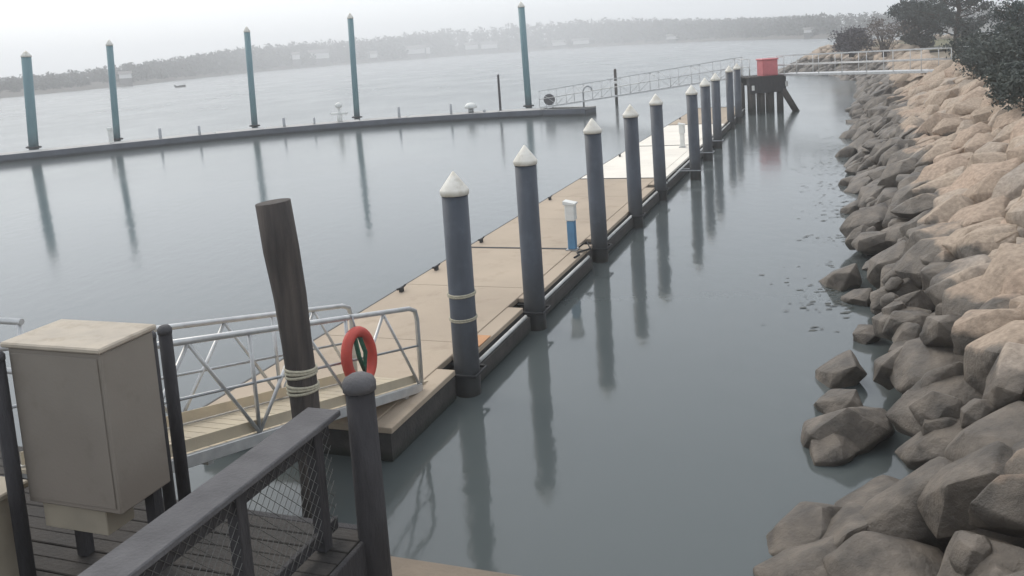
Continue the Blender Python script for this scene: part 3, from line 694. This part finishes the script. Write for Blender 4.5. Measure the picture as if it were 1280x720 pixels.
# old leaning timber pile with rope
tp = aty(344, 252, 8.0); bt = aty(376, 530, 8.0)
op = thing('timber_pile', 'old brown timber pile with pale rope wraps standing beside the gangway', 'pile', (bt.x+.2, 8.0, 0))
axis = []; rad = []
for k in range(12):
    t = k/11; p = V((bt.x+.12, 8.0, -1.2)).lerp(V((tp.x, 8.0, tp.z)), t); t2 = t
    p.x += -.03*math.sin(t*7); axis.append(p); rad.append(.118+.045*max(0, (t-.5)/.5)**.7+.006*math.sin(k*2.1))
m = MB().path(axis, rad, 20); o = part('shaft', m, 'timber', op)
for v in o.data.vertices:
    v.co += V((mn.noise(v.co*3), mn.noise(v.co*3+V((5, 0, 0))), 0))*.02
for (px, py) in ((366, 468), (370, 488)):
    c = aty(px, py, 8.0); m = MB(); tt = (c.z+1.2)/(tp.z+1.2); c.x = (bt.x+.12)+(tp.x-bt.x-.12)*tt-.03*math.sin(tt*7)
    for k in range(3):
        pts = [V((c.x+.142*math.cos(t), 8.0+.142*math.sin(t), c.z+.03*k+.012*math.cos(t+.5+k))) for t in [2*math.pi*j/24 for j in range(24)]]
        m.path(pts, .015, 6, closed=True)
    part('rope_wrap', m, 'rope', op)

# electrical cabinet
cb = thing('utility_cabinet', 'large taupe metal utility cabinet with daylight painted on its top beside the gangway', 'cabinet', D(-7.45, .58, ZB))
part('body', MB().dbox(-7.70, -7.24, .18, .98, 2.17, 3.262), 'cabinet', cb, .012)
part('top', MB().dbox(-7.73, -7.22, .15, 1.0, 3.263, 3.30), 'cabinet_top', cb, .01)
part('door', MB().dbox(-7.708, -7.701, .215, .945, 2.21, 3.225), 'cabinet', cb, .003)
part('plinth', MB().dbox(-7.66, -7.42, .25, .80, 1.98, 2.166), 'palepanel', cb, .006)
for n in (.24, .92): part('leg', MB().dbox(-7.40, -7.32, n-.04, n+.04, ZB+.004, 2.168), 'darkwood', cb)

# gate posts at the gangway head
def gpost(px, ytop, Y, label, r, square=False, mt='darkwood', zb=ZB):
    q = aty(px, ytop, Y); th = thing('gate_post', label, 'post', (q.x, q.y, zb))
    c = V((q.x, q.y, 0))
    part('shaft', MB().lathe(c, [(r, zb+.003), (r, q.z-.06)], 14), mt, th)
    part('top', MB().lathe(c, [(r*1.08, q.z-.06), (r*1.1, q.z-.025), (r*.7, q.z), (.01, q.z+.006)], 14), 'greyboard', th)
    return th
gpost(205, 407, 6.55, 'slim dark post standing between the cabinet and the gangway', .05)
gpost(186, 414, 6.35, 'slim dark post touching the right side of the cabinet', .045)
gpost(-6, 440, 5.6, 'slim dark post on the left of the cabinet', .05)

# level handrail left of the gangway head
hr = thing('handrail', 'pale level handrail at the water edge behind the cabinet', 'handrail', D(-6.2, -2.5, ZB))
for h in (2.87, 2.4): part('rail', MB().tube(D(-6.2, -4.15, h), D(-6.2, -1.48, h), .03, 10), 'alu', hr)
for n in (-1.52, -2.8, -4.1): part('post', MB().tube(D(-6.2, n, ZB+.008), D(-6.2, n, 2.865), .025, 8), 'alu', hr)
lc = thing('low_locker', 'low pale tan locker on the boardwalk left of the cabinet', 'locker', D(-7.9, -.35, ZB))
part('body', MB().dbox(-8.0, -7.6, -.75, .02, ZB+.004, 2.20), 'palepanel', lc, .01)
part('lid', MB().dbox(-8.03, -7.57, -.78, .05, 2.203, 2.25), 'palepanel', lc, .01)

# ================================================================== FAR DOCK
FP = [(-62, 41), (-46, 47.5), (-31.8, 54.3), (-18.5, 61), (-9, 63.2), (1.4, 62.3), (5.25, 60.2)]
fd = thing('far_dock', 'long narrow grey floating dock across the basin with tall teal piles', 'dock', (-20, 60, 0))
fpts = [V((x, y, 0)) for x, y in FP]
acc = [0]
for i in range(1, len(fpts)): acc.append(acc[-1]+(fpts[i]-fpts[i-1]).length)
def FD(s, b=0., z=0.):
    s = max(0, min(acc[-1], s))
    for i in range(len(acc)-1):
        if s <= acc[i+1]+1e-6: break
    t = (s-acc[i])/(acc[i+1]-acc[i]); p = fpts[i].lerp(fpts[i+1], t); d = (fpts[i+1]-fpts[i]).normalized(); r = V((-d.y, d.x, 0))
    return p+r*b+UP*z
def fd_s(px):       # distance along the dock under a picture column
    best = min((abs((CX+(FD(s/10)+UP*.5-CAMP).dot(CR)/((FD(s/10)+UP*.5-CAMP).dot(CF))*FPX)-px), s/10) for s in range(0, int(acc[-1]*10)))
    return best[1]
ns = int(acc[-1]/3.2)
for k in range(ns):
    s0 = acc[-1]*k/ns; s1 = acc[-1]*(k+1)/ns
    a0, a1 = FD(s0), FD(s1); d = (a1-a0); r = V((-d.y, d.x, 0)).normalized(); d = d*.999
    part('float_section', MB().hexa(a0+UP*-.3, d, r*1.9, UP*.72), 'farfloat', fd)
    part('deck', MB().hexa(a0-r*.04+UP*.422, d, r*1.98, UP*.09), 'fardeck', fd)
    part('front_waler', MB().hexa(a0-r*.09+UP*.16, d, r*.05, UP*.34), 'farfloat', fd)
for i, (px, ytop, r, lab) in enumerate([(34, 63, .30, 'stout teal pile, thickest of the tall piles on the far dock'), (141, 49, .215, 'tall teal pile with a small white pedestal at its foot'),
        (309, 33, .215, 'tall teal pile, middle of the five on the far dock'), (441, 16, .215, 'tall teal pile beside the white cross shaped stand on the far dock'),
        (654, 2, .24, 'tallest teal pile, closest to the free end of the far dock')]):
    s = fd_s((40, 148, 316, 448, 659)[i]); b = FD(s, 2.25, 0); k = (V((b.x, b.y, 0))); top = aty(px-3, ytop, b.y).z
    th = thing('tall_pile', lab, 'pile', k, 'tall teal piles along the far dock')
    part('sleeve', MB().lathe(k, [(r, -1.3), (r, top-.4)], 18), 'teal', th)
    part('cap', MB().lathe(k, [(r*1.07, top-.42), (r*1.1, top-.34), (r*.5, top-.12), (.02, top)], 18), 'cap', th)
    part('hoop', MB().path([k+V((math.cos(t)*(r+.12), math.sin(t)*(r+.12), .66)) for t in [2*math.pi*j/16 for j in range(16)]], .06, 6, closed=True), 'blackrub', th)
    th.rotation_euler.y = math.radians((3.0, 2.4, 1.2, 1.2, -.6)[i])
def small_post(px, ytop, b, r, name, label, cat, mt='timber', group=None, cap=None):
    s = fd_s(px); q = FD(s, b, 0); z0 = .513; top = aty(px, ytop, q.y).z; c = V((q.x, q.y, 0))
    o = MB().lathe(c, [(r, z0), (r*1.02, z0+.1*(top-z0)), (r*.96, top-.1*r), (r*.6, top)], 10)
    return solo(name, o, mt, (q.x, q.y, z0), label=label, cat=cat, group=group)
for i, (px, yt, b, r, lab) in enumerate([(202, 160, .5, .10, 'short grey bollard on the far dock, first left of the middle pile'), (250, 157, .4, .09, 'short grey bollard on the far dock, second left of the middle pile'),
        (356, 147, .6, .10, 'stubby grey bollard on the far dock just right of the middle pile'), (393, 147, .5, .07, 'thin grey bollard on the far dock left of the white stand'),
        (497, 134, .5, .10, 'grey bollard on the far dock right of the fourth pile'), (563, 130, .5, .09, 'grey bollard on the far dock left of the white domed pedestal'),
        (604, 137, .5, .10, 'short grey bollard on the far dock between the domed pedestal and thin dark post')]):
    small_post(px, yt, b, r, 'dock_bollard', lab, 'bollard', 'galv', 'small bollards on the far dock')
small_post(624, 93, 1.2, .085, 'slim_post', 'thin dark timber post on the far dock left of the tallest pile', 'post', 'darkwood')
# white cross shaped stand
s = fd_s(425); q = FD(s, .8, .513)
ws = thing('white_stand', 'white cross shaped stand with round head on the far dock', 'stand', q)
part('post', MB().lathe(q, [(.2, 0), (.19, .42), (.11, .55), (.10, 1.0)], 12), 'white', ws)
part('arm', MB().hexa(q+V((-.62, -.13, .52)), (1.24, 0, 0), (0, .26, 0), (0, 0, .17)), 'white', ws, .04)
part('head', MB().lathe(q, [(.07, .95), (.24, 1.05), (.28, 1.2), (.2, 1.34), (.03, 1.4)], 14), 'white', ws)
s = fd_s(587); q = FD(s, .8, .513)
dp = thing('domed_pedestal', 'short grey pedestal with white domed cap on the far dock', 'pedestal', q)
part('post', MB().lathe(q, [(.2, 0), (.19, .34)], 12), 'galv', dp)
part('dome', MB().lathe(q, [(.42, .33), (.47, .42), (.40, .58), (.24, .70), (.03, .74)], 18), 'white', dp)
s = fd_s(141); q = FD(s, .9, .513)
wp = thing('white_pedestal', 'small white pedestal at the foot of the second teal pile', 'pedestal', q)
part('post', MB().hexa(q+V((-.12, -.12, 0)), (.24, 0, 0), (0, .24, 0), (0, 0, .8)), 'white', wp, .02)
part('head', MB().hexa(q+V((-.16, -.16, .803)), (.32, 0, 0), (0, .32, 0), (0, 0, .25)), 'white', wp, .04)
s = fd_s(679); q = FD(s, 1.0, .513)
hrl = thing('hose_reel', 'round grey hose reel on a stand near the free end of the far dock', 'hose reel', q)
c = q+UP*.62
part('drum', MB().path([c+V((0, -.12, 0)), c+V((0, .12, 0))], .30, 20), 'galv', hrl)
for yy in (-.15, .12): part('flange', MB().path([c+V((0, yy, 0)), c+V((0, yy+.03, 0))], .40, 24), 'greyboard', hrl)
for xx in (-.22, .22): part('stand', MB().hexa(q+V((xx-.03, -.2, 0)), (.06, 0, 0), (0, .4, 0), (0, 0, .34)), 'galv', hrl)
# gooseneck post at the dock's free end
q = FD(acc[-1]-.25, .35, .513)
gn = [q, q+UP*1.15, q+V((.1, 0, 1.4)), q+V((.32, 0, 1.5)), q+V((.55, 0, 1.40)), q+V((.6, 0, 1.28))]
gt = thing('gooseneck_post', 'curved grey gooseneck post at the free end of the far dock', 'post', q)
part('pipe', MB().path(gn, .06, 8), 'galv', gt); part('foot', MB().lathe(q, [(.16, 0), (.16, .04), (.07, .06)], 12), 'galv', gt)
part('nozzle', MB().lathe(q+V((.6, 0, 1.12)), [(.07, 0), (.085, .16)], 8), 'galv', gt)
q = atz(771, 131, 0); top = aty(769, 86, q.y).z
lp = thing('channel_post', 'lone thin dark post standing in the water behind the long footbridge ramp', 'post', (q.x, q.y, 0))
part('shaft', MB().lathe((q.x, q.y, 0), [(.12, -1.2), (.11, top-.1), (.06, top)], 10), 'timber', lp)
part('band', MB().lathe((q.x, q.y, 0), [(.125, top-1.15), (.125, top-.95)], 10), 'white', lp)
# small skiff far out
q = atz(226, 109, 0)
sk_ = thing('skiff', 'tiny dark skiff out on open water beyond the far dock', 'boat', (q.x, q.y, 0))
L, Bm = 2.9, .6; hull = []; fs = []
for k in range(9):
    t = k/8; wdt = Bm*(1-abs(t-.42)**2.6*4.2 if t > .42 else .8+.2*t/.42); wdt = max(.05, wdt)
    for a_, z in ((-1, .45+.2*t*t), (-.75, -.1), (.75, -.1), (1, .45+.2*t*t)): hull.append(V((q.x-L/2+L*t, q.y+a_*wdt, z)))
for k in range(8):
    for j in range(3): fs.append((k*4+j, k*4+j+1, (k+1)*4+j+1, (k+1)*4+j))
    fs.append((k*4+3, k*4, (k+1)*4, (k+1)*4+3))
fs += [(3, 2, 1, 0), (32, 33, 34, 35)]
part('hull', MB().add(hull, fs), 'darkwood', sk_); part('thwart', MB().box(q.x-.3, q.x+.1, q.y-.4, q.y+.4, .36, .55), 'greyboard', sk_)
part('outboard', MB().box(q.x-L/2-.35, q.x-L/2+.05, q.y-.15, q.y+.15, .2, .8), 'blackrub', sk_, .06)

# ================================================================== DOLPHIN, RED BOX, FOOTBRIDGE
dl = thing('piled_platform', 'dark timber platform on clustered piles at the end of the floating dock', 'platform', (16.2, 54, 0))
c0 = atz(937, 150, 0); PX = V((.985, .17, 0)).normalized(); PY = V((-.17, .985, 0)).normalized()
O = V((14.6, 53.0, 0))
ZP = 2.30
for i in range(4):
    for j in range(2):
        p = O+PX*(.22+.60*i)+PY*(.2+1.5*j)
        part('pile', MB().tube(p+UP*-1.2, p+UP*(ZP-.58), .2, 10), 'timber', dl)
part('batter_pile', MB().tube(O+PX*1.85+PY*.05+UP*(ZP-.45), O+PX*3.15+PY*-.3+UP*-.6, .2, 10), 'timber', dl)
for j in (-.1, 1.5): part('cap_beam', MB().hexa(O+PX*-.08+PY*j+UP*(ZP-.62), PX*2.3, PY*.4, UP*.5), 'darkwood', dl, .02)
part('fender_board', MB().hexa(O+PX*-.1+PY*-.20+UP*(ZP-1.05), PX*2.34, PY*.09, UP*.93), 'darkwood', dl, .01)
for k in range(11): part('plank', MB().hexa(O+PX*(-.15+.222*k)+PY*-.25+UP*(ZP-.118), PX*.21, PY*2.4, UP*.06), 'plank', dl)
for xx in (-.05, 2.18):
    for yy in (-.1, 1.0, 2.0):
        part('rail_post', MB().tube(O+PX*xx+PY*yy+UP*(ZP-.058), O+PX*xx+PY*yy+UP*(ZP+1.02), .03, 6), 'alu', dl)
    for h in (.55, 1.02): part('rail', MB().tube(O+PX*xx+PY*-.1+UP*(ZP+h), O+PX*xx+PY*2.0+UP*(ZP+h), .025, 6), 'alu', dl)
for xx, zz in ((.0, ZP-.86), (2.16, ZP-.75)): part('bumper', MB().hexa(O+PX*xx+PY*-.30+UP*zz, PX*.16, PY*.09, UP*.3), 'white', dl, .02)
p = O+PX*-.42+PY*.4
tag(solo('short_pile', MB().lathe(p, [(.17, -1.2), (.16, 1.85), (.1, 1.93)], 12), 'timber', p), label='short dark pile standing close beside the piled platform', cat='pile')
rb = thing('red_box', 'red square box standing on the dark piled platform', 'box', O+PX*1.35+PY*.5+UP*(ZP-.056))
A = O+PX*.86+PY*.0+UP*(ZP-.056)
part('body', MB().hexa(A, PX*.98, PY*.8, UP*.94), 'red', rb, .03)
part('lid', MB().hexa(A-PX*.05-PY*.05+UP*.943, PX*1.08, PY*.9, UP*.10), 'red', rb, .03)
part('door', MB().hexa(A+PX*.08-PY*.025+UP*.08, PX*.8, PY*.022, UP*.76), 'red', rb, .008)

def truss(name, label, A, B, width, hgt, bays, deckmat, diag=True):
    th = thing(name, label, 'footbridge', A); ax = (B-A); dx = V((ax.x, ax.y, 0)).normalized(); r = V((dx.y, -dx.x, 0)); L = ax.length
    nb = 30
    part('deck', MB().hexa(A-r*width/2+UP*-.05, ax, r*width, UP*.05), deckmat, th)
    for s in (-1, 1):
        o = r*(s*width/2)
        part('bottom_chord', MB().hexa(A+o-r*.04+UP*-.12, ax, r*.06, UP*.10), 'alu', th)
        part('top_chord', MB().hexa(A+o-r*.035+UP*hgt, ax, r*.045, UP*.045), 'alu', th)
        part('mid_rail', MB().tube(A+o+UP*hgt*.5, B+o+UP*hgt*.5, .025, 6), 'alu', th)
        for k in range(bays+1):
            p = A+ax*(k/bays)+o; part('post', MB().tube(p+UP*-.02, p+UP*hgt, .02, 6), 'alu', th)
            if k < bays and diag:
                p2 = A+ax*((k+1)/bays)+o
                a_, b_ = (p, p2+UP*hgt) if k % 2 else (p+UP*hgt, p2)
                part('diagonal', MB().tube(a_, b_, .014, 6), 'alu', th)
    return th
q1 = atz(1200, 88, 2.85)
truss('footbridge', 'pale metal footbridge from the bank crest to the piled platform', V((17.0, 54.0, ZP+.0)), V((22.3, 43.3, 2.45)), 1.3, 1.05, 7, 'alu', False)
truss('long_ramp', 'long faint truss ramp from the piled platform down to the far dock', V((14.4, 54.6, ZP)), V((2.6, 62.9, .66)), 1.3, 1.10, 10, 'alu')
# pale bent guard rail and sign at the landward end
gl = thing('guard_rail', 'short pale guard rail among the shrubs at the shore end of the footbridge', 'guard rail', (22.3, 42.4, 2.4))
e0 = V((22.6, 42.3, 2.45)); e1 = V((25.0, 42.0, 2.5))
for h in (.6, 1.05): part('rail', MB().tube(e0+UP*h, e1+UP*h, .045, 8), 'white', gl)
for t in (0, .5, 1): part('post', MB().tube(e0.lerp(e1, t)-UP*.25, e0.lerp(e1, t)+UP*1.06, .04, 8), 'white', gl)

# ================================================================== HAZE
hz = MB().box(-795, 795, -60, 1210, -3.5, 42)
hm = bpy.data.materials.new('pale_haze'); hm.use_nodes = True; t = hm.node_tree
t.nodes.remove(t.nodes['Principled BSDF']); pv = t.nodes.new('ShaderNodeVolumePrincipled')
pv.inputs['Color'].default_value = (.985, .99, 1, 1); pv.inputs['Density'].default_value = .0015; pv.inputs['Anisotropy'].default_value = .3
t.links.new(pv.outputs[0], t.nodes['Material Output'].inputs['Volume']); M['haze'] = hm
solo('haze', hz, 'haze', kind='stuff')
